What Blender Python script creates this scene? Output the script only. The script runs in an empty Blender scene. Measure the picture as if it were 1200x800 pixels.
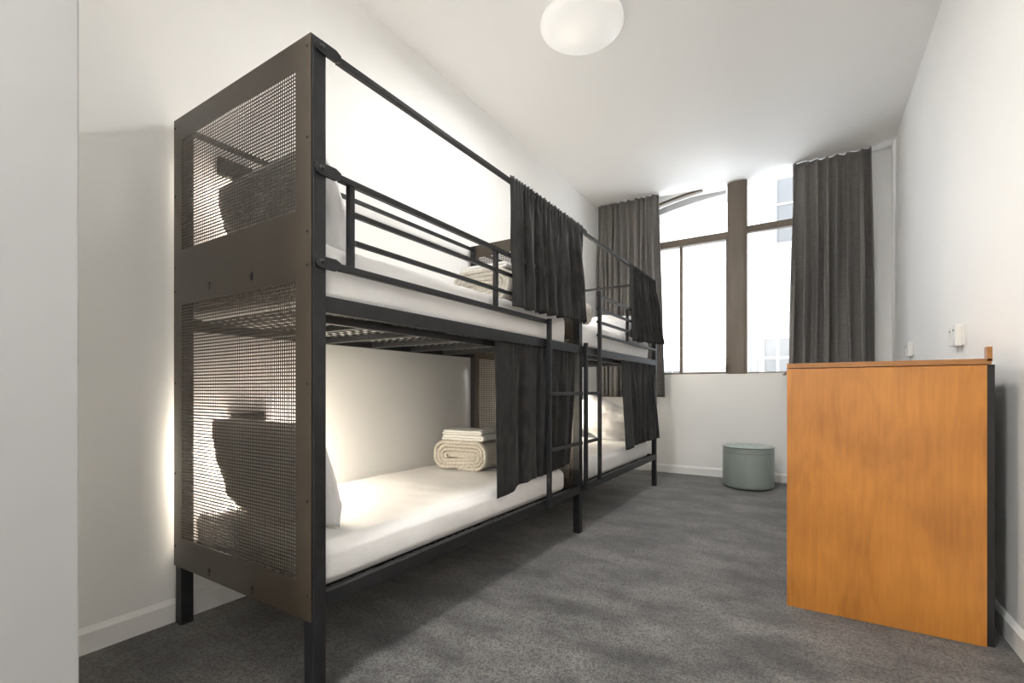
import bpy, bmesh, math, random
from mathutils import Vector, Matrix, noise, Euler
PI = math.pi
sc = bpy.context.scene
C = sc.collection

# ------------------------------------------------------------------ camera
YAW = math.atan(349 / 553.6)
cd = bpy.data.cameras.new('camera'); cam = bpy.data.objects.new('camera', cd); C.objects.link(cam)
cam.location = (0, 0, 1.0)
cam.rotation_euler = (PI / 2, 0, YAW)
cd.sensor_fit = 'HORIZONTAL'; cd.sensor_width = 36; cd.lens = 36 * 553.6 / 1200
cd.shift_y = 57 / 1200
cd.clip_start = 0.02; cd.clip_end = 200
sc.camera = cam

# ------------------------------------------------------------------ view, world, big lights
sc.view_settings.view_transform = 'Standard'; sc.view_settings.look = 'None'
sc.view_settings.gamma = 1; sc.view_settings.use_curve_mapping = False
sc.view_settings.exposure = 1.14
try:
    sc.cycles.use_denoising = True
    sc.cycles.max_bounces = 10; sc.cycles.diffuse_bounces = 7; sc.cycles.transparent_max_bounces = 12
    sc.cycles.sample_clamp_indirect = 6
    sc.cycles.caustics_reflective = False; sc.cycles.caustics_refractive = False
except Exception:
    pass
SKY = 2.3            # overcast daylight
LAMP_FILL = 66.0    # added fill lamp on the entry ceiling, unseen behind the camera
LAMP_ROOM = 15.0     # ceiling light over the floor
LAMP_READ = 16.0      # each reading lamp in a bunk
w = bpy.data.worlds.new('overcast_sky'); sc.world = w; w.use_nodes = True
nt = w.node_tree; bg = nt.nodes['Background']
bg.inputs[0].default_value = (0.90, 0.95, 1.0, 1); bg.inputs[1].default_value = SKY

def link_light(name, data, loc, rot=(0, 0, 0), parent=None):
    o = bpy.data.objects.new(name, data); C.objects.link(o)
    o.location = loc; o.rotation_euler = rot
    if parent: o.parent = parent
    return o

# daylight portal that fills the window opening (guides sky sampling only)
pl = bpy.data.lights.new('window_portal', 'AREA'); pl.shape = 'RECTANGLE'; pl.size = 2.75; pl.size_y = 2.15
try: pl.cycles.is_portal = True
except Exception: pass
link_light('window_portal', pl, (-0.95, 5.99, 2.27), (PI / 2, 0, 0))

# ------------------------------------------------------------------ materials
def nodes(m):
    m.use_nodes = True
    t = m.node_tree
    return t, t.nodes, t.links, t.nodes['Principled BSDF']

def mat(name, col, rough=0.5, metal=0.0, spec=0.5, sheen=0.0, coat=0.0):
    m = bpy.data.materials.new(name)
    t, N, L, b = nodes(m)
    b.inputs['Base Color'].default_value = (*col, 1)
    b.inputs['Roughness'].default_value = rough
    b.inputs['Metallic'].default_value = metal
    b.inputs['Specular IOR Level'].default_value = spec
    if sheen:
        b.inputs['Sheen Weight'].default_value = sheen
        b.inputs['Sheen Roughness'].default_value = 0.4
    if coat: b.inputs['Coat Weight'].default_value = coat
    return m

def vary(m, c1, c2, scale=(1, 1, 1), nscale=5, detail=4, p0=0.35, p1=0.65, bump=0.0, bscale=None, bdist=0.002, dist=0.0):
    """noise mixed colour (c1..c2) and an optional noise bump"""
    t, N, L, b = nodes(m)
    tc = N.new('ShaderNodeTexCoord'); mp = N.new('ShaderNodeMapping'); mp.inputs['Scale'].default_value = scale
    L.new(tc.outputs['Object'], mp.inputs['Vector'])
    n = N.new('ShaderNodeTexNoise'); n.inputs['Scale'].default_value = nscale; n.inputs['Detail'].default_value = detail
    n.inputs['Distortion'].default_value = dist
    L.new(mp.outputs[0], n.inputs['Vector'])
    r = N.new('ShaderNodeValToRGB'); r.color_ramp.elements[0].position = p0; r.color_ramp.elements[1].position = p1
    r.color_ramp.elements[0].color = (*c1, 1); r.color_ramp.elements[1].color = (*c2, 1)
    L.new(n.outputs[0], r.inputs[0]); L.new(r.outputs[0], b.inputs['Base Color'])
    if bump:
        n2 = N.new('ShaderNodeTexNoise'); n2.inputs['Scale'].default_value = bscale or nscale * 4; n2.inputs['Detail'].default_value = 3
        L.new(mp.outputs[0] if bscale is None else tc.outputs['Object'], n2.inputs['Vector'])
        bp = N.new('ShaderNodeBump'); bp.inputs['Strength'].default_value = bump; bp.inputs['Distance'].default_value = bdist
        L.new(n2.outputs[0], bp.inputs['Height']); L.new(bp.outputs[0], b.inputs['Normal'])
    return m

M = {}
M['wall'] = vary(mat('painted_plaster', (.88, .875, .86), .55), (.87, .865, .85), (.90, .895, .88), nscale=1.2, bump=.12, bscale=60, bdist=.001)
M['wall_shaded'] = vary(mat('shade_darkened_paint', (.36, .36, .358), .6), (.35, .35, .348), (.372, .37, .366), nscale=1.2, bump=.1, bscale=60, bdist=.001)  # wall colour darkened to grey: the entry wall's shade is painted in
M['ceiling'] = vary(mat('ceiling_paint', (.89, .885, .875), .7), (.88, .875, .865), (.90, .895, .885), nscale=.8, bump=.05, bscale=80, bdist=.001)
M['trim'] = vary(mat('white_gloss_trim', (.85, .85, .84), .35), (.83, .83, .82), (.87, .87, .86), nscale=2)
M['bronze'] = vary(mat('bronze_window_metal', (.15, .12, .09), .45), (.135, .108, .08), (.165, .13, .10), scale=(1, 1, .15), nscale=14)
M['metal'] = vary(mat('charcoal_powder_coat', (.014, .0145, .016), .42, spec=.35), (.011, .0115, .013), (.017, .0175, .0195), nscale=30, bump=.08, bscale=600, bdist=.0003)
M['panel'] = vary(mat('brown_black_sheet_metal', (.053, .040, .027), .33), (.049, .037, .025), (.058, .044, .030), nscale=6)
M['black'] = mat('black_plastic', (.008, .008, .008), .5)
M['velvet'] = vary(mat('charcoal_velvet', (.022, .021, .021), .9, spec=.2, sheen=.10), (.015, .015, .0155), (.031, .0295, .0285), scale=(1, 1, .5), nscale=22, bump=.4, bscale=90, bdist=.003)
M['foam'] = vary(mat('white_sheet_cotton', (.82, .81, .80), .8, sheen=.1), (.80, .79, .78), (.85, .84, .83), nscale=3, bump=.35, bscale=14, bdist=.008)
M['pillow'] = vary(mat('white_pillow_cotton', (.80, .79, .79), .8, sheen=.1), (.77, .765, .77), (.83, .82, .82), nscale=4, bump=.5, bscale=16, bdist=.012)
M['towel'] = vary(mat('white_terry', (.82, .81, .78), .95, sheen=.3), (.78, .77, .74), (.85, .84, .82), nscale=40, bump=.6, bscale=300, bdist=.003)
M['knob'] = mat('brushed_steel', (.45, .44, .42), .3, metal=1)
M['white_plastic'] = vary(mat('white_plastic', (.80, .79, .76), .35), (.78, .77, .74), (.82, .81, .78), nscale=10)
M['opal'] = mat('opal_acrylic', (.86, .855, .84), .25)
M['facade'] = vary(mat('pale_render', (.52, .52, .52), .8), (.50, .50, .50), (.55, .55, .545), nscale=1.5)
M['facade_grey'] = vary(mat('grey_brick_render', (.21, .21, .21), .8), (.20, .20, .20), (.225, .225, .225), nscale=2)
M['facade_glass'] = mat('grey_outside_window', (.15, .155, .16), .25)

def carpet():
    m = mat('grey_loop_carpet', (.06, .06, .06), .75, spec=.4)
    t, N, L, b = nodes(m)
    tc = N.new('ShaderNodeTexCoord')
    n1 = N.new('ShaderNodeTexNoise'); n1.inputs['Scale'].default_value = 2.6; n1.inputs['Detail'].default_value = 6; n1.inputs['Roughness'].default_value = .65
    mp = N.new('ShaderNodeMapping'); mp.inputs['Rotation'].default_value = (0, 0, .0); mp.inputs['Scale'].default_value = (1.0, 1.6, 1)
    L.new(tc.outputs['Object'], mp.inputs[0]); L.new(mp.outputs[0], n1.inputs['Vector'])
    r = N.new('ShaderNodeValToRGB')
    r.color_ramp.elements[0].position = .36; r.color_ramp.elements[0].color = (.036, .036, .036, 1)
    r.color_ramp.elements[1].position = .64; r.color_ramp.elements[1].color = (.150, .145, .138, 1)
    L.new(n1.outputs[0], r.inputs[0])
    v = N.new('ShaderNodeTexVoronoi'); v.inputs['Scale'].default_value = 115
    L.new(tc.outputs['Object'], v.inputs['Vector'])
    mr = N.new('ShaderNodeMapRange'); mr.inputs[1].default_value = 0; mr.inputs[2].default_value = .8; mr.inputs[3].default_value = 1.5; mr.inputs[4].default_value = .35
    L.new(v.outputs['Distance'], mr.inputs[0])
    mx = N.new('ShaderNodeVectorMath'); mx.operation = 'SCALE'
    L.new(r.outputs[0], mx.inputs[0]); L.new(mr.outputs[0], mx.inputs['Scale'])
    L.new(mx.outputs[0], b.inputs['Base Color'])
    bp = N.new('ShaderNodeBump'); bp.inputs['Strength'].default_value = .5; bp.inputs['Distance'].default_value = .002; bp.invert = True
    L.new(v.outputs['Distance'], bp.inputs['Height']); L.new(bp.outputs[0], b.inputs['Normal'])
    b.inputs['Sheen Weight'].default_value = .25; b.inputs['Sheen Roughness'].default_value = .5
    return m
M['carpet'] = carpet()

def wood():
    m = mat('honey_maple_veneer', (.6, .27, .06), .38, coat=.15)
    t, N, L, b = nodes(m)
    tc = N.new('ShaderNodeTexCoord')
    mp = N.new('ShaderNodeMapping'); mp.inputs['Scale'].default_value = (5.0, 5.0, 1.1)
    L.new(tc.outputs['Object'], mp.inputs[0])
    n = N.new('ShaderNodeTexNoise'); n.inputs['Scale'].default_value = 1.3; n.inputs['Detail'].default_value = 5; n.inputs['Distortion'].default_value = 1.4
    L.new(mp.outputs[0], n.inputs['Vector'])
    w1 = N.new('ShaderNodeMath'); w1.operation = 'MULTIPLY'; w1.inputs[1].default_value = 26
    L.new(n.outputs[0], w1.inputs[0])
    w2 = N.new('ShaderNodeMath'); w2.operation = 'SINE'; L.new(w1.outputs[0], w2.inputs[0])
    mp2 = N.new('ShaderNodeMapping'); mp2.inputs['Scale'].default_value = (60, 60, 3.5)
    L.new(tc.outputs['Object'], mp2.inputs[0])
    n2 = N.new('ShaderNodeTexNoise'); n2.inputs['Scale'].default_value = 1.5; n2.inputs['Detail'].default_value = 4
    L.new(mp2.outputs[0], n2.inputs['Vector'])
    n3 = N.new('ShaderNodeTexNoise'); n3.inputs['Scale'].default_value = 3.5; n3.inputs['Detail'].default_value = 2
    L.new(tc.outputs['Object'], n3.inputs['Vector'])
    def mad(a, k, c):
        q = N.new('ShaderNodeMath'); q.operation = 'MULTIPLY_ADD'; L.new(a, q.inputs[0]); q.inputs[1].default_value = k
        if isinstance(c, float): q.inputs[2].default_value = c
        else: L.new(c, q.inputs[2])
        return q.outputs[0]
    f = mad(w2.outputs[0], .055, mad(n2.outputs[0], .35, mad(n3.outputs[0], .75, -.08)))
    r = N.new('ShaderNodeValToRGB')
    r.color_ramp.elements[0].position = .25; r.color_ramp.elements[0].color = (.33, .122, .018, 1)
    r.color_ramp.elements[1].position = .72; r.color_ramp.elements[1].color = (.53, .215, .036, 1)
    L.new(f, r.inputs[0]); L.new(r.outputs[0], b.inputs['Base Color'])
    return m
M['wood'] = wood()
M['wood_edge'] = vary(mat('maple_edge_strip', (.32, .135, .035), .4), (.28, .115, .028), (.35, .15, .04), scale=(1, 1, 8), nscale=6)

def woven(name, c1, c2, sx=160, sz=9, trans=0.0):
    """horizontal slub weave"""
    m = mat(name, c1, .9, sheen=.2)
    t, N, L, b = nodes(m)
    tc = N.new('ShaderNodeTexCoord')
    mp = N.new('ShaderNodeMapping'); mp.inputs['Scale'].default_value = (sz, sz, sx)
    L.new(tc.outputs['Object'], mp.inputs[0])
    n = N.new('ShaderNodeTexNoise'); n.inputs['Scale'].default_value = 1; n.inputs['Detail'].default_value = 5
    L.new(mp.outputs[0], n.inputs['Vector'])
    r = N.new('ShaderNodeValToRGB'); r.color_ramp.elements[0].position = .35; r.color_ramp.elements[1].position = .65
    r.color_ramp.elements[0].color = (*c1, 1); r.color_ramp.elements[1].color = (*c2, 1)
    L.new(n.outputs[0], r.inputs[0]); L.new(r.outputs[0], b.inputs['Base Color'])
    if trans:
        out = N['Material Output']; tr = N.new('ShaderNodeBsdfTranslucent'); mx = N.new('ShaderNodeMixShader')
        L.new(r.outputs[0], tr.inputs[0]); mx.inputs[0].default_value = trans
        L.new(b.outputs[0], mx.inputs[1]); L.new(tr.outputs[0], mx.inputs[2]); L.new(mx.outputs[0], out.inputs[0])
    return m
M['drape'] = woven('grey_slub_drape', (.19, .180, .172), (.26, .243, .230), trans=.15, sx=220, sz=14)
M['knit'] = vary(mat('grey_beige_knit', (.52, .48, .42), .95, sheen=.2), (.40, .37, .325), (.62, .58, .51), nscale=130, detail=2, bump=.35, bscale=260, bdist=.002)
M['leather'] = vary(mat('sage_grey_vinyl', (.30, .345, .315), .30), (.285, .33, .30), (.315, .36, .33), nscale=6, bump=.15, bscale=160, bdist=.001)
M['seam'] = mat('dark_sage_piping', (.10, .12, .11), .5)

def glass():
    m = bpy.data.materials.new('window_glass'); m.use_nodes = True
    N = m.node_tree.nodes; L = m.node_tree.links; N.clear()
    o = N.new('ShaderNodeOutputMaterial'); mx = N.new('ShaderNodeMixShader'); mx.inputs[0].default_value = .07
    a = N.new('ShaderNodeBsdfTransparent'); g = N.new('ShaderNodeBsdfGlossy'); g.inputs['Roughness'].default_value = .02
    L.new(a.outputs[0], mx.inputs[1]); L.new(g.outputs[0], mx.inputs[2]); L.new(mx.outputs[0], o.inputs[0])
    return m
M['glass'] = glass()

def emit(name, col, s):
    m = mat(name, col, .3); b = m.node_tree.nodes['Principled BSDF']
    b.inputs['Emission Color'].default_value = (*col, 1); b.inputs['Emission Strength'].default_value = s
    return m
M['warm_lens'] = emit('lit_warm_lens', (1, .84, .6), 9)
M['opal_lit'] = emit('lit_opal_acrylic', (.92, .91, .89), .10)

# ------------------------------------------------------------------ mesh helpers
class MB:
    def __init__(s): s.v = []; s.f = []; s.sm = []
    def add(s, vs, fs, smooth=False):
        k = len(s.v); s.v += [tuple(p) for p in vs]; s.f += [[i + k for i in f] for f in fs]; s.sm += [smooth] * len(fs)
    def box(s, x0, x1, y0, y1, z0, z1, bev=0.0):
        if x1 < x0: x0, x1 = x1, x0
        if y1 < y0: y0, y1 = y1, y0
        if z1 < z0: z0, z1 = z1, z0
        if bev <= 0:
            vs = [(x, y, z) for z in (z0, z1) for y in (y0, y1) for x in (x0, x1)]
            s.add(vs, [(0, 2, 3, 1), (4, 5, 7, 6), (0, 1, 5, 4), (2, 6, 7, 3), (0, 4, 6, 2), (1, 3, 7, 5)])
        else:
            bm = bmesh.new(); bmesh.ops.create_cube(bm, size=1)
            for v in bm.verts:
                v.co = Vector(((x0 + x1) / 2 + v.co.x * (x1 - x0), (y0 + y1) / 2 + v.co.y * (y1 - y0), (z0 + z1) / 2 + v.co.z * (z1 - z0)))
            bmesh.ops.bevel(bm, geom=bm.edges[:], offset=bev, segments=2, affect='EDGES', profile=.6)
            bm.verts.index_update()
            s.add([v.co[:] for v in bm.verts], [[v.index for v in f.verts] for f in bm.faces]); bm.free()
    def tube(s, pts, r, n=10, caps=True):
        pts = [Vector(p) for p in pts]; rings = []
        for i, p in enumerate(pts):
            d = (pts[min(i + 1, len(pts) - 1)] - pts[max(i - 1, 0)]).normalized()
            u = d.orthogonal().normalized() if i == 0 else (u - d * u.dot(d)).normalized()
            q = d.cross(u); rr = r if not isinstance(r, (list, tuple)) else r[i]
            rings.append([p + (u * math.cos(2 * PI * k / n) + q * math.sin(2 * PI * k / n)) * rr for k in range(n)])
        vs = [p for R in rings for p in R]; fs = []
        for i in range(len(rings) - 1):
            for k in range(n): fs.append((i * n + k, i * n + (k + 1) % n, (i + 1) * n + (k + 1) % n, (i + 1) * n + k))
        if caps: fs += [tuple(range(n))[::-1], tuple(range((len(rings) - 1) * n, len(rings) * n))]
        s.add(vs, fs, True)
    def lathe(s, prof, c, n=48, axis='z'):
        vs = []
        for (r, h) in prof:
            for k in range(n):
                a = 2 * PI * k / n; p = (r * math.cos(a), r * math.sin(a), h)
                if axis == 'x': p = (p[2], p[0], p[1])
                elif axis == 'y': p = (p[1], p[2], p[0])
                vs.append((c[0] + p[0], c[1] + p[1], c[2] + p[2]))
        fs = [(i * n + k, i * n + (k + 1) % n, (i + 1) * n + (k + 1) % n, (i + 1) * n + k) for i in range(len(prof) - 1) for k in range(n)]
        s.add(vs, fs, True)
    def prism(s, poly, axis, a, b):
        """poly of 2D points extruded along an axis ('x': (y,z), 'y': (x,z), 'z': (x,y))"""
        n = len(poly)
        def P(p, d): return {'x': (d, p[0], p[1]), 'y': (p[0], d, p[1]), 'z': (p[0], p[1], d)}[axis]
        vs = [P(p, a) for p in poly] + [P(p, b) for p in poly]
        s.add(vs, [tuple(range(n)), tuple(range(2 * n - 1, n - 1, -1))] + [(i, i + n, (i + 1) % n + n, (i + 1) % n) for i in range(n)])
    def build(s, name, m, parent=None, loc=None, fix=True):
        me = bpy.data.meshes.new(name)
        off = Vector((0, 0, 0))
        if parent is not None:
            p = parent
            while p is not None: off += p.location; p = p.parent
        if loc is not None: off = off + (Vector(loc) - off)
        me.from_pydata([tuple(Vector(v) - off) for v in s.v], [], s.f)
        me.polygons.foreach_set('use_smooth', s.sm)
        if fix:
            bm = bmesh.new(); bm.from_mesh(me); bmesh.ops.recalc_face_normals(bm, faces=bm.faces[:]); bm.to_mesh(me); bm.free()
        me.materials.append(m); me.update()
        o = bpy.data.objects.new(name, me); C.objects.link(o)
        if parent is not None:
            o.parent = parent
            if loc is not None:
                base = Vector((0, 0, 0)); p = parent
                while p is not None: base += p.location; p = p.parent
                o.location = Vector(loc) - base
        elif loc is not None: o.location = loc
        return o

def tag(o, label, cat, group=None, kind=None):
    if label: o['label'] = label
    if cat: o['category'] = cat
    if group: o['group'] = group
    if kind: o['kind'] = kind
    return o
def thing(name, loc, label, cat, group=None):
    o = bpy.data.objects.new(name, None); C.objects.link(o); o.location = loc; o.empty_display_size = .1
    return tag(o, label, cat, group)
def struct(o):
    o['kind'] = 'structure'; return o
def B(name, m, parent, *a, bev=0.0, label=None):
    b = MB()
    for q in (a if isinstance(a[0], (tuple, list)) else [a]): b.box(*q, bev=bev)
    o = b.build(name, M[m] if isinstance(m, str) else m, parent)
    if label: o['label'] = label
    return o
def copy_tree(o, parent=None):
    c = o.copy(); C.objects.link(c)
    if parent: c.parent = parent
    for ch in [x for x in bpy.data.objects if x.parent == o]: copy_tree(ch, c)
    return c

# ------------------------------------------------------------------ room shell
XL, XR, YF, ZC = -2.335, 0.680, 5.886, 3.366
YB = -1.9            # back of the entry, behind the camera
XE, YE = -1.28, 0.35  # entry wall corner seen at the left edge
struct(B('floor', 'carpet', None, -2.6, .85, YB - .15, YF + .2, -.12, 0))
struct(B('ceiling', 'ceiling', None, -2.6, .85, YB - .15, YF + .2, ZC, ZC + .12))
struct(B('wall_left', 'wall', None, XL - .15, XL, YE - .12, YF + .2, 0, ZC))
struct(B('wall_right', 'wall', None, XR, XR + .15, YB - .15, YF + .2, 0, ZC))
struct(B('wall_back', 'wall', None, XE - .14, XR, YB - .15, YB, 0, ZC))
struct(B('wall_entry', 'wall_shaded', None, XE - .12, XE, YB, YE, 0, ZC, bev=.004))
struct(B('wall_near', 'wall', None, XL, XE - .12, YE - .12, YE, 0, ZC))

# window wall: opening from WX0..WX1, sill ZS up past the ceiling line, arched shoulders
WX0, WX1, ZS = -2.16, .40, 1.19
def arch(x):                       # underside of the arch
    c = -.20
    t = (x - c) / 2.0
    return 2.943 + .476 * math.sqrt(max(0, 1 - abs(t) ** 2.3))
b = MB(); T0, T1 = YF, YF + .2
b.box(XL, WX0, T0, T1, 0, ZC); b.box(WX1, XR, T0, T1, 0, ZC); b.box(WX0, WX1, T0, T1, 0, ZS)
for side in (0, 1):
    pts = []
    for i in range(25):
        t = i / 24; x = WX0 + t * 1.28 if side == 0 else WX1 - t * 1.28
        z = arch(x)
        if z >= ZC: pts.append((x, ZC)); break
        pts.append((x, z))
    pts.append((WX0 if side == 0 else WX1, ZC))
    b.prism(pts, 'y', T0, T1)
struct(b.build('wall_window', M['wall']))

def skirting(name, poly_boxes):
    b = MB()
    for q, ax in poly_boxes:
        x0, x1, y0, y1 = q; b.box(x0, x1, y0, y1, 0, .078)
        if ax == 'y+': b.prism([(y0, .078), (y1, .078), (y1, .098), (y0 + .010, .092)], 'x', x0, x1)
        if ax == 'x-': b.prism([(x0, .078), (x1, .078), (x1 - .010, .092), (x0, .098)], 'y', y0, y1)
        if ax == 'x+': b.prism([(x0, .078), (x1, .078), (x1, .098), (x0 + .010, .092)], 'y', y0, y1)
    return struct(b.build(name, M['trim']))
skirting('baseboard_left', [((XL, XL + .016, YE, YF), 'x-')])
skirting('baseboard_window', [((XL + .016, XR - .016, YF - .016, YF), 'y+')])
skirting('baseboard_right', [((XR - .016, XR, YB, YF), 'x+')])
skirting('baseboard_entry', [((XE, XE + .016, YB, YE), 'x-')])

# window joinery
wy0, wy1 = 5.905, 5.965
def win(name, q, mm='bronze', parent=None, bev=.003): return B(name, mm, parent, *q, bev=bev)
wt = thing('window_1', (-.7, wy0, ZS), None, None); wt['kind'] = 'structure'
win('window_mullion', (-.798, -.597, wy0 - .022, wy1 + .02, ZS - .004, ZC - .004), parent=wt)
win('window_mullion', (-.772, -.623, wy0 - .034, wy0 - .022, ZS, ZC - .004), parent=wt)
b = MB(); b.box(WX0, -.798, wy0 - .015, wy1, 2.737, 2.815, bev=.004); b.box(WX0, -.798, wy0 - .03, wy1, 2.725, 2.748, bev=.003)
b.build('window_transom', M['bronze'], wt)
win('window_transom', (-.597, WX1, wy0, wy1, 2.772, 2.848), parent=wt)
win('window_rail', (WX0, -.798, wy0 - .01, wy1, ZS, ZS + .022), parent=wt)
win('window_rail', (-.597, WX1, wy0 + .005, wy1, ZS, ZS + .014), parent=wt)
win('window_stile', (-1.331, -1.299, wy0, wy1 - .01, ZS + .02, 2.737), parent=wt)
win('window_stile', (-.815, -.798, wy0 - .008, wy1, ZS + .02, 2.737), parent=wt)
win('window_stile', (WX0, WX0 + .05, wy0, wy1, ZS, arch(WX0 + .05)), parent=wt)
win('window_stile', (WX1 - .05, WX1, wy0, wy1, ZS, arch(WX1 - .05)), parent=wt)
for s_ in (0,):
    for off, th in ((0, .03),):
        b = MB(); up = []; lo = []
        for i in range(30):
            t = i / 29; x = WX0 + .01 + t * 1.2 if s_ == 0 else WX1 - .01 - t * 1.2
            z = arch(x) - off
            if z > ZC + .02: break
            up.append((x, min(z, ZC))); lo.append((x, min(z - th, ZC)))
        b.prism(up + lo[::-1], 'y', wy0 + (.0 if off == 0 else .02), wy1)
        b.build('window_arch_frame', M['bronze'], wt)
b = MB(); up = []; lo = []
for i in range(30):
    x = WX0 + .01 + i / 29 * 1.9; z = arch(x) - .07
    if z > ZC or x > -.80: break
    up.append((x, ZC + .1)); lo.append((x, z))
b.prism(up + lo[::-1], 'y', T1 + .005, T1 + .30); b.build('window_arch_lintel', M['facade'], wt)
def pane(x0, x1, z0, z1, top=None):
    b = MB()
    if top is None: b.box(x0, x1, wy0 + .03, wy0 + .036, z0, z1)
    else:
        n = 12; P = [(x0 + (x1 - x0) * i / n, min(arch(x0 + (x1 - x0) * i / n), ZC)) for i in range(n + 1)]
        b.prism([(x0, z0)] + P + [(x1, z0)], 'y', wy0 + .03, wy0 + .036)
    b.build('window_pane', M['glass'], wt)
pane(WX0 + .05, -1.331, ZS + .022, 2.737); pane(-1.299, -.815, ZS + .022, 2.737)
pane(-.597, WX1 - .05, ZS + .014, 2.772)
pane(WX0 + .03, -.798, 2.815, ZC, 1); pane(-.597, WX1 - .03, 2.848, ZC, 1)
b = MB(); b.box(-.812, -.792, wy0 - .05, wy0 - .022, 1.215, 1.30, bev=.003); b.tube([(-.802, wy0 - .05, 1.29), (-.802, wy0 - .075, 1.285), (-.802, wy0 - .08, 1.225)], .007, 8)
b.build('window_latch', M['bronze'], wt)
B('window_sill', 'trim', wt, WX0 + .002, WX1 - .002, YF + .002, wy0 + .09, ZS - .012, ZS - .0005)['kind'] = 'structure'

# entry door behind the camera
dr = thing('door_1', (-.35, YB, 0), None, None); dr['kind'] = 'structure'
B('door_leaf', 'trim', dr, -.76, .06, YB + .01, YB + .05, .008, 2.04, bev=.003)
B('door_frame', 'trim', dr, (-.83, -.77, YB + .001, YB + .03, 0, 2.11), (.07, .13, YB + .001, YB + .03, 0, 2.11), (-.77, .07, YB + .001, YB + .03, 2.05, 2.11))
b = MB(); b.tube([(-.02, YB + .05, 1.0), (-.02, YB + .10, 1.0), (-.14, YB + .10, 1.0)], .009, 10); b.lathe([(0, 0), (.026, 0), (.026, .008), (0, .008)], (-.02, YB + .05, 1.0), 24, 'y'); b.build('door_handle', M['knob'], dr)

# ------------------------------------------------------------------ the street side outside
def building(name, loc, label, x0, x1, y0, y1, z0, z1, m, wins, cornice=None):
    t = thing(name, loc, label, 'building')
    B('facade_wall', m, t, x0, x1, y0, y1, z0, z1)
    for (a, b2, c, d) in wins:
        f = B('window_frame', 'facade', t, (a - .08, a, y0 - .05, y0 + .02, c - .08, d + .08), (b2, b2 + .08, y0 - .05, y0 + .02, c - .08, d + .08),
              (a, b2, y0 - .05, y0 + .02, d, d + .08), (a, b2, y0 - .05, y0 + .02, c - .08, c), ((a + b2) / 2 - .02, (a + b2) / 2 + .02, y0 - .03, y0, c, d), (a, b2, y0 - .035, y0, (c + d) / 2 - .02, (c + d) / 2 + .02))
        B('pane', 'facade_glass', f, a, b2, y0 - .01, y0 + .01, c, d)
        B('window_ledge', 'facade', t, a - .16, b2 + .16, y0 - .14, y0, c - .17, c - .08)
    if cornice: B('cornice', 'facade', t, x0 - .1, x1 + .1, y0 - .2, y0, z1 - .02, z1 + .18)
    return t
building('building', (1.2, 13, -3), 'pale rendered building outside the right window pane, with a tall window', -.95, 4.2, 12.0, 14, -3, 9.5, 'facade',
         [(-.62, .35, 4.25, 5.95), (1.3, 2.3, 4.25, 5.95)], True)
building('outbuilding', (-.1, 10.5, -3), 'low grey building outside, behind the lower right window pane', -.98, 2.4, 10.0, 11.6, -3, 2.44, 'facade_grey',
         [(-.72, -.28, 1.25, 1.95), (.5, 1.2, 1.25, 1.95)])
building('far_building', (-5.5, 19, -3), 'faint pale building low down outside the left window pane', -8.5, -2.55, 18.0, 20, -3, 2.15, 'facade',
         [(-6.1, -5.5, .6, 1.7), (-4.6, -4.0, .6, 1.7)])

# ------------------------------------------------------------------ bunk beds
PX0, PX1 = -2.31, -1.357            # width of the beds (wall side, room side)
MSH = (-2.239, -1.443)
def mesh_screen(y, parent, z0, z1):
    """perforated part of an end panel: square holes between flat bars"""
    b = MB(); x0, x1 = MSH; p = .0125; hb = .0024
    nx = round((x1 - x0) / p)
    for i in range(1, nx): xx = x0 + (x1 - x0) * i / nx; b.box(xx - hb, xx + hb, y - .0006, y + .0006, z0, z1)
    nz = round((z1 - z0) / p)
    for i in range(1, nz): zz = z0 + (z1 - z0) * i / nz; b.box(x0, x1, y - .0008, y + .0008, zz - hb, zz + hb)
    return b.build('mesh_screen', M['panel'], parent, fix=False)

def end_panel(y, parent, screws=True, out=-1):
    """solid sheet with two perforated fields; y = outer face; folded edges"""
    b = MB(); t = .003; ya, yb = (y, y + t)
    Z = (.25, .375, 1.36, 1.592, 2.055, 2.154)
    x0, x1 = MSH
    b.box(PX0, x0, ya, yb, Z[0], Z[5]); b.box(x1, PX1 - .004, ya, yb, Z[0], Z[5])
    for a, c in ((0, 1), (2, 3), (4, 5)): b.box(x0, x1, ya, yb, Z[a], Z[c])
    b.box(PX0, PX1 - .004, yb, y + .02, Z[5] - t, Z[5]); b.box(PX0, PX0 + t, yb, y + .012, Z[0], Z[5] - t)
    p = b.build('end_panel', M['panel'], parent)
    mesh_screen(y + t / 2, p, 1.592, 2.055); mesh_screen(y + t / 2, p, .375, 1.36)
    if screws:
        for xx, zz in [(-1.379, z) for z in (2.118, 1.822, 1.517, 1.408, 1.022, .64, .335)] + [(-2.298, z) for z in (2.118, 1.828, 1.522, 1.42, 1.029, .644, .335)]:
            s = MB(); s.lathe([(0, -.0035), (.0035, -.003), (.006, -.0005), (.006, 0)], (xx, y, zz), 12, 'y'); s.build('screw', M['black'], p)
        for xx, zz in ((-2.012, 1.413), (-1.705, 1.411), (-2.012, .279), (-1.705, .277)):
            s = MB(); s.lathe([(0, -.0012), (.0095, -.001), (.0095, 0)], (xx, y, zz + .006), 16, 'y'); s.prism([(xx - .005, zz - .014), (xx + .005, zz - .014), (xx + .005, zz + .004), (xx - .005, zz + .004)], 'y', y - .0012, y)
            s.build('keyhole_slot', M['black'], p)
            s = MB(); s.lathe([(.0095, 0), (.0115, -.0015), (.0125, 0)], (xx, y, zz + .006), 16, 'y'); s.build('keyhole_rim', M['panel'], p)
    return p

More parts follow.
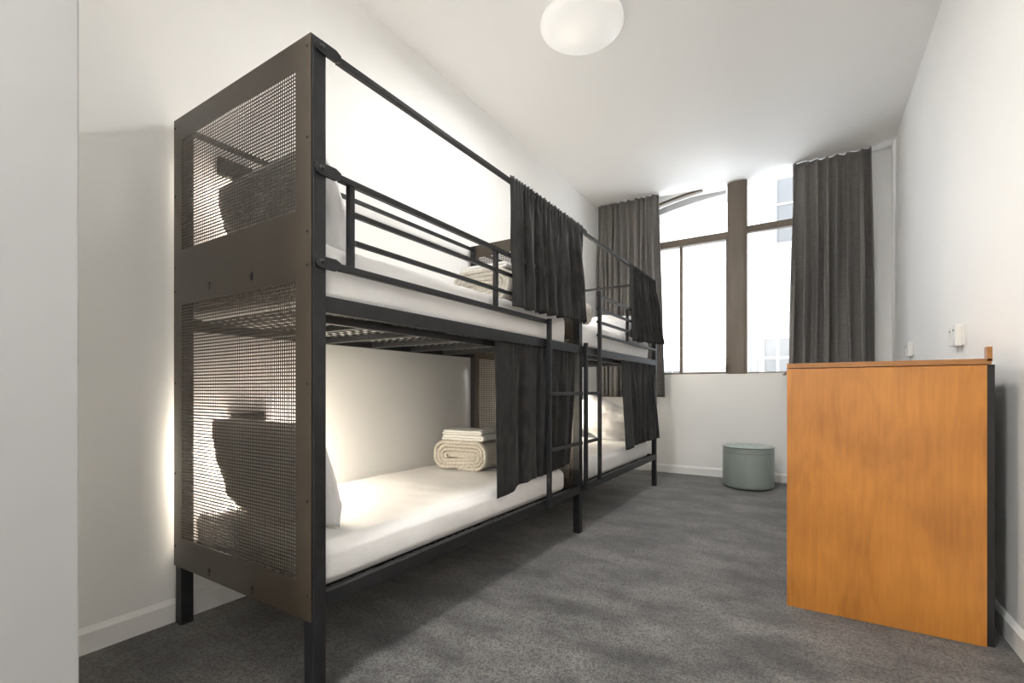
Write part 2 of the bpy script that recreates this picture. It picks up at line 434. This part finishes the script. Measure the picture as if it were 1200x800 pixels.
R = .011      # half section of the square tube
def rail(name, x, z, y0, y1, parent, hw=R, hh=R, m='metal'):
    return B(name, m, parent, x - hw, x + hw, y0, y1, z - hh, z + hh, bev=.003)
def bracket(x, y, z, d, parent, s=1.0):
    """rounded flat lug bolted to the post, holding a rail; d = +1 towards +Y"""
    n = 12; L_ = .078; r = .0195 * s
    poly = [(y + r * math.cos(a), z + r * math.sin(a)) for a in [PI / 2 + PI * i / n for i in range(n + 1)]]
    poly += [(y + L_ * .75, z - r), (y + L_, z - r * .55), (y + L_, z + r * .55), (y + L_ * .75, z + r)]
    if d < 0: poly = [(2 * y - p[0], p[1]) for p in poly]
    b = MB(); b.prism(poly, 'x', x, x + .011); o = b.build('bracket', M['metal'], parent)
    c = MB(); c.lathe([(0, .0045), (.006, .004), (.009, 0)], (x + .011, y + d * .004, z + .003), 14, 'x'); c.build('bolt', M['black'], o)
    return o
XO = PX1 - .011     # centre line of rails on the room side
XI = PX0 + .011 + .015
ZT, ZG = 2.122, (1.724, 1.619, 1.520, 1.419)

def slat_base(y0, y1, z, parent, wires=True):
    n = max(2, round((y1 - y0) / .335))
    for i in range(1, n):
        yy = y0 + (y1 - y0) * i / n
        b = MB(); b.box(PX0 + .03, PX1 - .03, yy - .017, yy + .017, z - .034, z - .006, bev=.003); b.build('cross_bar', M['metal'], parent)
        for q in (0, 1): pass
    if wires:
        b = MB(); px = .056; py = .050
        nx = int((PX1 - PX0 - .06) / px)
        for i in range(nx + 1): xx = PX0 + .03 + (PX1 - PX0 - .06) * i / nx; b.box(xx - .0035, xx + .0035, y0, y1, z - .004, z)
        ny = int((y1 - y0) / py)
        for i in range(ny + 1): yy = y0 + (y1 - y0) * i / ny; b.box(PX0 + .03, PX1 - .03, yy - .0035, yy + .0035, z - .006, z - .002)
        b.build('wire_deck', M['metal'], parent, fix=False)

def side_frames(y0, y1, parent):
    # upper deck
    B('side_rail', 'metal', parent, PX1 - .028, PX1 - .002, y0, y1, 1.258, 1.313, bev=.003)
    B('side_rail', 'metal', parent, PX0 + .004, PX0 + .03, y0, y1, 1.258, 1.313, bev=.003)
    B('deck_rail', 'metal', parent, PX1 - .085, PX1 - .062, y0, y1, 1.232, 1.262, bev=.003)
    slat_base(y0 + .02, y1 - .02, 1.293, parent)
    # lower deck
    B('side_rail', 'metal', parent, PX1 - .034, PX1 - .002, y0, y1, .278, .330, bev=.003)
    B('side_rail', 'metal', parent, PX0 + .004, PX0 + .03, y0, y1, .278, .330, bev=.003)
    slat_base(y0 + .02, y1 - .02, .312, parent, True)

def post(x0, x1, y0, y1, parent, z1=2.152, z0=0):
    o = B('post', 'metal', parent, x0, x1, y0, y1, z0 + .008, z1, bev=.004)
    f = B('foot_cap', 'black', o, x0 + .001, x1 - .001, y0 + .001, y1 - .001, z0, z0 + .010)
    return o

# ---- near bunk
Y0, Y1 = .942, 3.085
b1 = thing('bunk_bed', ((PX0 + PX1) / 2, 2.0, 0), 'near charcoal metal bunk bed with a full-height perforated end panel facing the camera', 'bunk bed', 'metal bunk beds')
post(PX1 - .05, PX1, Y0 + .006, Y0 + .055, b1); post(PX0, PX0 + .05, Y0 + .006, Y0 + .055, b1)
post(PX1 - .05, PX1, Y1 - .05, Y1, b1); post(PX0, PX0 + .05, Y1 - .05, Y1, b1)
end_panel(Y0, b1)
end_panel(Y1 - .044, b1, screws=False)
side_frames(Y0 + .055, Y1 - .05, b1)
rail('canopy_rod', XO + .006, ZT, Y0 + .10, Y1 - .02, b1)
rail('canopy_rod', XI, ZT, Y0 + .05, Y1 - .04, b1)
rail('guard_rail', XO + .004, ZG[0], Y0 + .11, 2.60, b1)
rail('guard_rail', XO + .002, ZG[1], 1.117, 2.575, b1, .009, .009)
rail('guard_rail', XO + .002, ZG[2], 1.117, 2.575, b1, .009, .009)
rail('guard_rail', XO + .004, ZG[3], Y0 + .11, 2.60, b1, .011, .012)
for yy in (1.106, 2.016): B('guard_upright', 'metal', b1, PX1 - .025, PX1 - .003, yy - .011, yy + .011, ZG[3], ZG[0] + .004, bev=.002)
for z in (ZT, ZG[0], ZG[3]): bracket(PX1, Y0 + .028, z, 1, b1)
bracket(PX1, Y1 - .025, ZT, -1, b1)
def ladder(parent, ya, yb, ztop_a, ztop_b, zbot_a, zbot_b, xo, rungs, only=None):
    lad = []
    xa, xb = xo, xo + .027
    if ztop_a: lad.append(B('ladder_rail', 'metal', parent, xa, xb, ya - .011, ya + .011, zbot_a, ztop_a, bev=.002))
    if ztop_b: lad.append(B('ladder_rail', 'metal', parent, xa, xb, yb - .011, yb + .011, zbot_b, ztop_b, bev=.002))
    for z in rungs: B('ladder_rung', 'metal', parent, xa + .003, xb - .003, min(ya, yb) + .011, max(ya, yb) - (.011 if ztop_b else 0), z - .011, z + .011, bev=.002)
ladder(b1, 2.555, 3.04, 1.435, None, .285, None, PX1 + .001, (.977, .633))

# ---- far bunk (shares the posts at its near end)
Z0, Z1 = Y1, 5.005
b2 = thing('bunk_bed', ((PX0 + PX1) / 2, 4.05, 0), 'far charcoal metal bunk bed, open ended, standing next to the window wall', 'bunk bed', 'metal bunk beds')
post(PX1 - .045, PX1, Z1 - .045, Z1, b2); post(PX0, PX0 + .045, Z1 - .045, Z1, b2)
side_frames(Z0 + .002, Z1 - .045, b2)
rail('canopy_rod', XO + .006, ZT - .004, Z0 + .06, Z1 - .02, b2)
rail('canopy_rod', XI, ZT, Z0 + .01, Z1 - .04, b2)
B('canopy_rod', 'metal', b2, PX0 + .045, PX1 - .045, Z1 - .033, Z1 - .011, 2.118, 2.14, bev=.003)
B('end_rail', 'metal', b2, PX0 + .045, PX1 - .045, Z1 - .035, Z1 - .010, 1.262, 1.312, bev=.003)
B('end_rail', 'metal', b2, PX0 + .045, PX1 - .045, Z1 - .035, Z1 - .010, .282, .33, bev=.003)
bracket(PX1, Y1 - .022, ZT - .002, 1, b2)
LY = 3.372
for z in ZG: rail('guard_rail', XO + .004, z, LY + .012, Z1 - .05, b2, .010, .010)
B('guard_upright', 'metal', b2, PX1 - .025, PX1 - .003, 4.085, 4.107, ZG[3], ZG[0] + .004, bev=.002)
ladder(b2, 3.112, LY, 1.335, 1.745, .29, .325, PX1 + .001, (.977, .633))

# ------------------------------------------------------------------ soft goods
def rbox(name, m, x0, x1, y0, y1, z0, z1, r, step=.04, disp=None, loc=None, rot=0, parent=None):
    """rounded, densely subdivided box with a displacement callback(p, normal)"""
    c = Vector(((x0 + x1) / 2, (y0 + y1) / 2, (z0 + z1) / 2)); h = Vector(((x1 - x0) / 2, (y1 - y0) / 2, (z1 - z0) / 2))
    bm = bmesh.new(); key = {}
    def lin(hh):
        inner = hh - r; n = max(1, int(2 * inner / step)); k = 4
        edge = [hh - r + r * math.tan(PI / 4 * i / k) for i in range(1, k + 1)]
        L_ = [-e for e in edge[::-1]] + [-inner + 2 * inner * i / n for i in range(n + 1)] + edge
        return L_
    G = [lin(h[i]) for i in range(3)]
    def V(p):
        k = (round(p[0], 5), round(p[1], 5), round(p[2], 5))
        if k in key: return key[k]
        q = Vector([max(-(h[i] - r), min(h[i] - r, p[i])) for i in range(3)])
        d = Vector(p) - q
        nrm = d.normalized() if d.length > 1e-9 else Vector((0, 0, 1))
        pos = q + nrm * r + c
        if disp: pos = disp(pos, nrm)
        v = bm.verts.new(pos); key[k] = v; return v
    for ax in range(3):
        a, e = [(1, 2), (2, 0), (0, 1)][ax]
        for sgn in (-1, 1):
            for i in range(len(G[a]) - 1):
                for j in range(len(G[e]) - 1):
                    q = []
                    for (ii, jj) in ((i, j), (i + 1, j), (i + 1, j + 1), (i, j + 1)):
                        p = [0, 0, 0]; p[ax] = sgn * h[ax]; p[a] = G[a][ii]; p[e] = G[e][jj]; q.append(V(p))
                    if sgn < 0: q.reverse()
                    try: bm.faces.new(q)
                    except ValueError: pass
    mb = MB(); bm.verts.index_update()
    mb.add([v.co[:] for v in bm.verts], [[v.index for v in f.verts] for f in bm.faces], True); bm.free()
    return mb.build(name, M[m], parent, loc=loc, fix=False)

def sheet_disp(z0, z1, seed, amp=1.0):
    def f(p, n):
        q = Vector((p.x * 3.2 + seed, p.y * 3.2, p.z * 4))
        w = noise.noise(q) * .010
        side = abs(n.x) + abs(n.y)
        top = max(0, n.z)
        cr = noise.noise(Vector((p.x * 2 + seed * 2, p.y * 16, p.z * 3))) * .006 * side          # gathers down the side
        quilt = -abs(math.sin(p.y * 24 + noise.noise(Vector((p.x * 2, p.y, seed))) * 1.5)) * .0022 * top
        rip = abs(noise.noise(Vector((p.x * 5 + 9, p.y * 7 + seed, 0)))) * .007 * top
        bulge = 0
        if side > .5 and n.z < .3: bulge = .006 * math.sin(PI * (p.z - z0) / (z1 - z0))
        if n.z < -.3: return p + n * 0.0
        return p + n * ((w + cr + quilt + rip + bulge) * amp)
    return f
MX0, MX1 = PX0 + .012, PX1 - .052
def mattress(y0, y1, z0, z1, seed, label):
    o = rbox('mattress', 'foam', MX0, MX1, y0, y1, z0, z1, .045, .035, sheet_disp(z0, z1, seed), loc=((MX0 + MX1) / 2, (y0 + y1) / 2, z0))
    return tag(o, label, 'mattress', 'single mattresses in white sheets')
mattress(1.012, 2.93, .314, .470, 1.3, 'white sheeted mattress on the lower bunk of the near bed')
mattress(1.012, 2.94, 1.297, 1.512, 5.1, 'white sheeted mattress on the upper bunk of the near bed')
mattress(3.15, 4.88, .314, .478, 8.7, 'white sheeted mattress on the lower bunk of the far bed')
mattress(3.15, 4.88, 1.297, 1.505, 12.9, 'white sheeted mattress on the upper bunk of the far bed')

def pillow(w, h, t, loc, rx, rz, seed, label, tilt=0):
    """w across, h tall, t thick, stands upright in local space and leans back by rx"""
    bm = bmesh.new(); n = 26; vs = {}
    def pos(i, j, s):
        u = -1 + 2 * i / n; v = -1 + 2 * j / n
        pin = 1 - .07 * (u * u * v * v)
        x = u * w / 2 * (1 - .07 * (1 - abs(v) ** 2) * abs(u) ** 3 * -1 - .05) ; z = v * h / 2 * (1 - .06 * (1 - u * u))
        x *= (1 - .05 * (1 - v * v)); 
        th = t / 2 * (max(0, 1 - abs(u) ** 3.2) ** .55) * (max(0, 1 - abs(v) ** 3.2) ** .55)
        wr = noise.noise(Vector((u * 2.2 + seed, v * 2.2, s * 3))) * .022 + abs(noise.noise(Vector((u * 5 + seed, v * 4, s * 7 + 2)))) * .022
        e = (1 - abs(u) ** 6) * (1 - abs(v) ** 6)
        y = s * (th + wr * e)
        sag = (1 - (v + 1) / 2) ** 2 * .02
        return (x * pin, y + s * sag * e, z * pin + noise.noise(Vector((u * 3, v * 3, seed))) * .008)
    for s in (-1, 1):
        for i in range(n + 1):
            for j in range(n + 1):
                edge = i in (0, n) or j in (0, n)
                if edge and s == 1: vs[(i, j, 1)] = vs[(i, j, -1)]; continue
                vs[(i, j, s)] = bm.verts.new(pos(i, j, s if not edge else 0))
        for i in range(n):
            for j in range(n):
                q = [vs[(i, j, s)], vs[(i + 1, j, s)], vs[(i + 1, j + 1, s)], vs[(i, j + 1, s)]]
                if s == 1: q.reverse()
                bm.faces.new(q)
    bmesh.ops.recalc_face_normals(bm, faces=bm.faces[:]); bm.verts.index_update()
    mb = MB(); mb.add([v.co[:] for v in bm.verts], [[v.index for v in f.verts] for f in bm.faces], True); bm.free()
    o = mb.build('pillow', M['pillow']); o.location = loc; o.rotation_euler = (rx, tilt, rz)
    return tag(o, label, 'pillow', 'white pillows at the heads of the bunks')
pillow(.74, .45, .15, (-1.835, 1.098, .680), .30, .03, 1.1, 'white pillow leaning on the perforated panel in the near lower bunk')
pillow(.79, .42, .18, (-1.835, 1.130, 1.703), .34, -.02, 4.2, 'white pillow standing against the panel in the near upper bunk')
pillow(.66, .42, .15, (-1.86, 4.80, .684), -.20, .0, 7.7, 'white pillow propped at the window end of the far lower bunk', .4)
pillow(.64, .40, .16, (-1.80, 4.62, 1.645), -1.0, .03, 9.4, 'white pillow lying at the window end of the far upper bunk')

def strip_profile(path, th):
    """closed outline of a thick ribbon that follows a 2D path"""
    L_, R_ = [], []
    for i, p in enumerate(path):
        a = Vector(path[max(i - 1, 0)]); c = Vector(path[min(i + 1, len(path) - 1)])
        d = (c - a); d = d.normalized() if d.length > 0 else Vector((1, 0)); nrm = Vector((-d.y, d.x))
        L_.append(tuple(Vector(p) + nrm * th / 2)); R_.append(tuple(Vector(p) - nrm * th / 2))
    return L_, R_
def ribbon(path, th, y0, y1, seed, ny=10, amp=.004):
    """thick cloth ribbon: path in x,z, extruded along y with small irregularities"""
    L_, R_ = strip_profile(path, th); prof = L_ + R_[::-1]; n = len(prof)
    vs = []
    for k in range(ny + 1):
        y = y0 + (y1 - y0) * k / ny
        for i, p in enumerate(prof):
            d1 = noise.noise(Vector((p[0] * 14, y * 9, p[1] * 22 + seed))) * amp
            d2 = noise.noise(Vector((p[0] * 14 + 5, y * 9, p[1] * 22 + seed))) * amp
            yy = y + noise.noise(Vector((p[0] * 20, p[1] * 45, seed + k * .1))) * amp * 2.2 * (1 if k in (0, ny) else 0)
            vs.append((p[0] + d1, yy, p[1] + d2))
    fs = [(k * n + i, k * n + (i + 1) % n, (k + 1) * n + (i + 1) % n, (k + 1) * n + i) for k in range(ny) for i in range(n)]
    m = len(path)
    for k in (0, ny):
        for i in range(m - 1):
            q = [k * n + i, k * n + i + 1, k * n + n - 2 - i, k * n + n - 1 - i]
            fs.append(q if k == 0 else q[::-1])
    return vs, fs
def rr(w, h, r, k=5):
    """rounded rectangle loop starting mid-bottom, counter-clockwise, base at z=0"""
    pts = []
    for (cx, cz, a0) in ((w / 2 - r, r, -PI / 2), (w / 2 - r, h - r, 0), (-w / 2 + r, h - r, PI / 2), (-w / 2 + r, r, PI)):
        pts += [(cx + r * math.cos(a0 + PI / 2 * i / k), cz + r * math.sin(a0 + PI / 2 * i / k)) for i in range(k + 1)]
    return pts
def blanket(loc, rz, label, group, seed=0):
    w_, h_, th = .42, .190, .021
    b = MB(); path = [(-.02, th / 2), (w_ / 2 - .12, th / 2)]
    turns = 4
    for t in range(turns):
        g = .0225 * t
        ww, hh = w_ - th - 2 * g * 1.15, h_ - th - 2 * g
        loop = rr(ww, hh, min(hh / 2 * .98, .075 - .012 * t), 5)
        off = th / 2 + g
        path += [(x + .003 * t, z + off) for x, z in loop]
    v, f = ribbon(path, th * .92, -.15, .16, seed, 8, .007); b.add(v, f, True)
    core = rr(w_ - .19, .030, .012, 3)
    b.prism([(x, z + h_ / 2 - .015) for x, z in core], 'y', -.135, .15)
    o = b.build('blanket', M['knit']); o.location = loc; o.rotation_euler = (0, 0, rz)
    return tag(o, label, 'blanket', group)
def towel(loc, rz, w_, d_, label, group, seed=0, h_=.034):
    th = h_ / 2.15
    b = MB(); e = .006
    path = [(-w_ / 2, th / 2), (0, th / 2), (w_ / 2 - th, th / 2)]
    path += [(w_ / 2 - th + th * .55 * math.sin(a), h_ / 2 - (h_ / 2 - th / 2) * math.cos(a)) for a in [PI * i / 8 for i in range(9)]][1:-1]
    path += [(w_ / 2 - th, h_ - th / 2), (0, h_ - th / 2 + .001), (-w_ / 2 + .008, h_ - th / 2)]
    # densify
    P = []
    for i in range(len(path) - 1):
        a, c = Vector(path[i]), Vector(path[i + 1]); k = max(1, int((c - a).length / .03))
        P += [tuple(a + (c - a) * j / k) for j in range(k)]
    P.append(path[-1])
    v, f = ribbon(P, th * .94, -d_ / 2, d_ / 2, seed, 8, .003); b.add(v, f, True)
    o = b.build('towel', M['towel']); o.location = loc; o.rotation_euler = (0, 0, rz)
    return tag(o, label, 'towel', group)
G1, G2 = 'rolled blankets at the feet of the bunks', 'folded white towels on the blankets'
# lower bunk, near bed
bx, by, bz = -1.955, 2.585, .477
blanket((bx, by, bz), .06, 'grey beige knitted blanket, folded, on the near lower bunk', G1, 2)
towel((bx + .01, by + .0, bz + .191), .05, .34, .25, 'white folded towel lying directly on the blanket in the lower bunk', G2, 3)
towel((bx - .005, by - .01, bz + .228), .10, .30, .23, 'white folded towel, topmost of the pile in the lower bunk', G2, 6, .028)
# upper bunk, near bed
ux, uy, uz = -1.64, 2.40, 1.518
blanket((ux, uy, uz), -.03, 'beige knitted blanket, folded, behind the guard rail of the near upper bunk', G1, 11)
towel((ux + .0, uy, uz + .191), .02, .33, .25, 'white folded towel on the blanket in the near upper bunk', G2, 14, .034)
# upper bunk, far bed, end peeking out beside the black curtain
blanket((-1.655, 3.33, 1.512), PI / 2 * .0 + .0, 'grey blanket end peeking out beside the first bunk curtain, on the far upper bunk', G1, 21)

# ------------------------------------------------------------------ curtains
def sstep(a, b, x):
    if b <= a: return 1.0
    t = max(0, min(1, (x - a) / (b - a))); return t * t * (3 - 2 * t)
def curtain(name, m, axis, c0, s0, s1, ztop, zhem, folds, amp0, amp1, seed, label, cat, group, flat=.14, flare=(0, 0), spread=(0, 0), thick=.004, ns=220, nz=40, gather=True, hemf=None, out=1, reg=0):
    """pleated cloth. axis 'y': runs along Y at x=c0; axis 'x': runs along X at y=c0. out: sign of the side facing the room"""
    rnd = random.Random(seed)
    ph = [rnd.uniform(0, 6.28) for _ in range(6)]
    vs = []
    for j in range(nz + 1):
        v = j / nz
        for i in range(ns + 1):
            u = i / ns
            # flat leading panel, then pleats
            k = sstep(flat * .6, flat * 1.25, u)
            uu = u + .018 * math.sin(2 * PI * 1.7 * u + ph[0]) + .010 * math.sin(2 * PI * 4.3 * u + ph[1])
            drift = .03 * v * math.sin(ph[2] + 5 * u)
            warp = noise.noise(Vector((u * folds * .55 + seed, v * .9, 7.3))) * 2.6
            am = .72 + .75 * noise.noise(Vector((u * folds * .8 + seed * 3, v * 1.4, 2.1)))
            big = math.sin(2 * PI * folds * (uu + drift) + ph[3] + warp)
            big = math.copysign(abs(big) ** .8, big) * am
            med = math.sin(2 * PI * folds * 1.9 * (uu - drift * .6) + ph[4]) * .35
            tiny = math.sin(2 * PI * folds * 3.6 * uu + ph[5]) * .55 if gather else 0
            g = 1 - sstep(0, .30, v)
            amp = amp0 + (amp1 - amp0) * sstep(0, .55, v)
            d = amp * k * (big * (.35 + .65 * sstep(0, .35, v)) + med * (1 - .3 * v)) + (amp0 * tiny * g * max(k, .25) if gather else 0)
            d += noise.noise(Vector((u * 7 + seed, v * 3, 0))) * amp1 * .45 * v
            d += (flare[0] * (1 - u) + flare[1] * u) * v ** 1.6
            s = s0 + (s1 - s0) * u + (spread[0] * (1 - u) + spread[1] * u) * v
            if axis == 'y': s += amp * .35 * k * math.cos(2 * PI * folds * (uu + drift) + ph[3]) * sstep(0, .4, v)
            if axis == 'x': s += amp * .5 * k * math.cos(2 * PI * folds * (uu + drift) + ph[3])
            hem = zhem(u) if callable(zhem) else zhem
            z = ztop + (hem - ztop) * v + (noise.noise(Vector((u * 6, seed, 3))) * .008 * v) + (big * k * .006 * v)
            if gather and j == 0: z += .004 * tiny
            d *= out
            vs.append((c0 + d, s, z) if axis == 'y' else (s, c0 + d, z))
    n = ns + 1
    fs = [(j * n + i, j * n + i + 1, (j + 1) * n + i + 1, (j + 1) * n + i) for j in range(nz) for i in range(ns)]
    mb = MB(); mb.add(vs, fs, True)
    o = mb.build(name, M[m], loc=((c0, (s0 + s1) / 2, zhem(0) if callable(zhem) else zhem) if axis == 'y' else ((s0 + s1) / 2, c0, zhem if not callable(zhem) else zhem(0))), fix=False)
    sm = o.modifiers.new('solid', 'SOLIDIFY'); sm.thickness = thick; sm.offset = 0
    return tag(o, label, cat, group)
GB = 'charcoal privacy curtains on the bunks'
curtain('bunk_curtain', 'velvet', 'y', PX1 + .006, 2.128, 3.078, 2.150, lambda u: 1.447 + .022 * u, 8.5, .009, .021, 11, 'charcoal privacy curtain on the upper bunk of the near bed', 'curtain', GB, flare=(.012, .024), spread=(.0, .012))
curtain('bunk_curtain', 'velvet', 'y', PX1 - .014, 2.010, 2.985, 1.262, lambda u: .437 + .02 * sstep(.18, .24, u) + .045 * u, 6.0, .007, .019, 23, 'long charcoal privacy curtain beside the ladder of the near lower bunk', 'curtain', GB, flare=(.0, -.010), spread=(.02, -.03), flat=.2)
curtain('bunk_curtain', 'velvet', 'y', PX1 + .006, 4.10, 4.925, 2.128, lambda u: 1.440 + .030 * u, 7.5, .009, .020, 37, 'charcoal privacy curtain hanging in front of the window end of the far upper bunk', 'curtain', GB, flare=(.012, .085), spread=(.04, .03), flat=.12)
curtain('bunk_curtain', 'velvet', 'y', PX1 - .012, 3.925, 4.935, 1.262, lambda u: .475 + .02 * sstep(.25, .3, u) + .01 * u, 6.5, .006, .016, 41, 'charcoal privacy curtain on the lower bunk of the far bed', 'curtain', GB, flare=(.010, .045), spread=(.10, .0), flat=.24)
GW = 'grey drapes at the window'
curtain('window_drape', 'drape', 'x', YF - .135, -2.30, -1.560, ZC - .006, .92, 10, .050, .072, 5, 'grey drape left of the window, behind the far bunk', 'curtain', GW, flat=.0, spread=(0, .045), gather=False, reg=1, out=-1, ns=260)
curtain('window_drape', 'drape', 'x', YF - .135, -.160, .492, ZC - .006, .92, 7.5, .050, .072, 8, 'grey drape right of the window, above the wooden cabinet', 'curtain', GW, flat=.0, spread=(-.03, .015), gather=False, reg=1, out=-1, ns=260)

# ------------------------------------------------------------------ reading lamps inside the bunks
def reading_lamp(y, z, d, label, k=1.0):
    """small wall spot: black base plate, arm, tilted head with a lit lens; d = direction of the bed"""
    x = XL
    t = thing('reading_lamp', (x, y, z), label, 'lamp', 'reading lamps in the bunks')
    B('back_box', 'black', t, x, x + .035, y - .05, y + .10, z + .05, z + .13, bev=.006)
    b = MB(); b.tube([(x + .03, y, z + .07), (x + .075, y, z + .06), (x + .095, y, z + .02)], .007, 8); b.build('arm', M['metal'], t)
    b = MB(); b.lathe([(0, .045), (.020, .044), (.026, .03), (.030, -.02), (.027, -.02), (.024, -.012)], (x + .10, y, z), 24); b.build('head', M['metal'], t)
    b = MB(); b.lathe([(0, -.016), (.0255, -.012)], (x + .10, y, z), 24); b.build('lens', M['warm_lens'], t)
    l = bpy.data.lights.new('reading_light', 'POINT'); l.energy = LAMP_READ * k; l.color = (1, .89, .72); l.shadow_soft_size = .045
    link_light('reading_light', l, (.10, 0, -.055), parent=t)
    return t
reading_lamp(1.175, 1.95, 1, 'small black reading lamp on the wall above the near upper bunk pillow', .16)
reading_lamp(1.24, .76, 1, 'small black reading lamp on the wall above the near lower bunk pillow')
reading_lamp(4.55, 1.95, -1, 'small black reading lamp at the window end of the far upper bunk', .35)
reading_lamp(4.55, .98, -1, 'small black reading lamp at the window end of the far lower bunk', .4)

# ------------------------------------------------------------------ ceiling lights
def ceiling_light(x, y, r, power, label, m):
    t = thing('ceiling_light', (x, y, ZC), label, 'light', 'round ceiling lights')
    b = MB(); b.lathe([(0, 0), (r * .93, 0), (r * .93, -.022), (0, -.022)], (x, y, ZC), 64); b.build('base_ring', M['white_plastic'], t)
    prof = [(r * .95, -.018), (r * .985, -.024), (r, -.04)] + [(r * math.cos(a) ** .75, -.045 - .055 * math.sin(a)) for a in [PI / 2 * i / 14 for i in range(15)]]
    prof[-1] = (0.0001, prof[-1][1])
    b = MB(); b.lathe(prof, (x, y, ZC), 72); b.build('diffuser', m, t)
    l = bpy.data.lights.new('ceiling_lamp', 'AREA'); l.shape = 'DISK'; l.size = r * 1.9; l.energy = power; l.color = (1, .985, .955)
    link_light('ceiling_lamp', l, (0, 0, -.108), parent=t)
    return t
ceiling_light(-1.225, 2.775, .262, LAMP_ROOM, 'round white opal ceiling light above the bunks', M['opal_lit'])
ceiling_light(-1.0, -1.0, .24, LAMP_FILL, 'round white fill light added on the entry ceiling, unseen behind the camera', M['opal_lit'])

# ------------------------------------------------------------------ cabinet
CX0, CX1, CY0, CY1 = -.091, .584, 2.54, 3.22
cb = thing('cabinet', ((CX0 + CX1) / 2, (CY0 + CY1) / 2, 0), 'honey coloured maple cabinet seen from its plain side, against the right wall', 'cabinet')
B('side_panel', 'wood', cb, CX0 + .001, CX1, CY0, CY0 + .019, 0, 1.098, bev=.0012)
B('side_panel', 'wood', cb, CX0 + .001, CX1, CY1 - .019, CY1, 0, 1.098, bev=.0012)
B('top', 'wood_edge', cb, CX0, CX1 + .012, CY0 - .004, CY1 + .004, 1.101, 1.123, bev=.0012)
B('back_upstand', 'wood_edge', cb, CX1 - .002, CX1 + .014, CY0 - .004, CY0 + .030, 1.112, 1.169, bev=.0012)
B('back_panel', 'black', cb, CX1 + .001, CX1 + .024, CY0 + .012, CY1, .0, 1.100)
B('plinth', 'black', cb, CX0 + .05, CX0 + .07, CY0 + .019, CY1 - .019, 0, .08)
B('bottom_panel', 'wood', cb, CX0 + .02, CX1, CY0 + .019, CY1 - .019, .08, .098)
zz = .088
for k, hgt in enumerate((.262, .262, .262, .212)):
    d = B('drawer', 'wood', cb, CX0 + .002, CX0 + .021, CY0 + .022, CY1 - .022, zz + .003, zz + hgt - .003, bev=.001)
    for yy in () if k != 3 else (CY0 + .06, CY1 - .06):
        zk = zz + hgt / 2 if k != 3 else 1.078
        b = MB(); b.lathe([(0, -.020), (.007, -.020), (.0095, -.015), (.007, -.010), (.004, -.007), (.004, .0)], (CX0 + .002, yy, zk), 18, 'x'); b.build('knob', M['knob'], d)
    zz += hgt

# ------------------------------------------------------------------ ottoman
ox, oy, orr, oh = -.540, 5.43, .240, .428
ot = thing('ottoman', (ox, oy, 0), 'small round sage grey ottoman on the carpet under the window', 'ottoman')
b = MB(); b.lathe([(0, .008), (orr - .02, .008), (orr - .006, .014), (orr, .035), (orr + .002, .18), (orr, oh - .06), (orr - .001, oh - .012)], (ox, oy, 0), 72); b.build('body', M['leather'], ot)
b = MB(); b.lathe([(orr - .001, oh - .012), (orr - .006, oh - .002), (orr - .03, oh + .006), (orr * .5, oh + .011), (.0001, oh + .012)], (ox, oy, 0), 72); b.build('seat_top', M['leather'], ot)
b = MB()
for zq in (oh - .011, oh - .065): b.tube([(ox + (orr + .001) * math.cos(2 * PI * i / 60), oy + (orr + .001) * math.sin(2 * PI * i / 60), zq) for i in range(61)], .0028 if zq > oh - .03 else .0014, 6, False)
b.build('piping', M['seam'], ot)
b = MB(); b.lathe([(0, 0), (orr - .03, 0), (orr - .03, .012), (0, .012)], (ox, oy, 0), 48); b.build('base_plate', M['black'], ot)

# ------------------------------------------------------------------ wall switches on the right wall
def wall_switch(y0, y1, z0, z1, label):
    t = thing('wall_switch', (XR, (y0 + y1) / 2, (z0 + z1) / 2), label, 'switch', 'switch plates on the right wall')
    B('plate', 'white_plastic', t, XR - .008, XR, y0, y1, z0, z1, bev=.003)
    B('housing', 'white_plastic', t, XR - .036, XR - .008, y0, y0 + (y1 - y0) * .38, z0 - .004, z1 + .004, bev=.004)
    B('rocker', 'white_plastic', t, XR - .034, XR - .008, y0 + (y1 - y0) * .55, y1 - .012, z0 + .004, z1 - .004, bev=.002)
    b = MB(); b.lathe([(0, -.002), (.005, -.002), (.006, 0)], (XR - .036, y0 + (y1 - y0) * .22, z1 - .025), 12, 'x'); b.build('indicator', M['black'], t)
    b = MB(); b.lathe([(0, -.002), (.005, -.002), (.006, 0)], (XR - .034, y0 + (y1 - y0) * .72, z1 - .025), 12, 'x'); b.build('indicator', M['black'], t)
    return t
wall_switch(3.33, 3.50, 1.236, 1.342, 'white switch box with side housing on the right wall, nearer the camera, above the cabinet')
wall_switch(4.75, 4.93, 1.268, 1.370, 'white switch box on the right wall, farther one, near the drape')
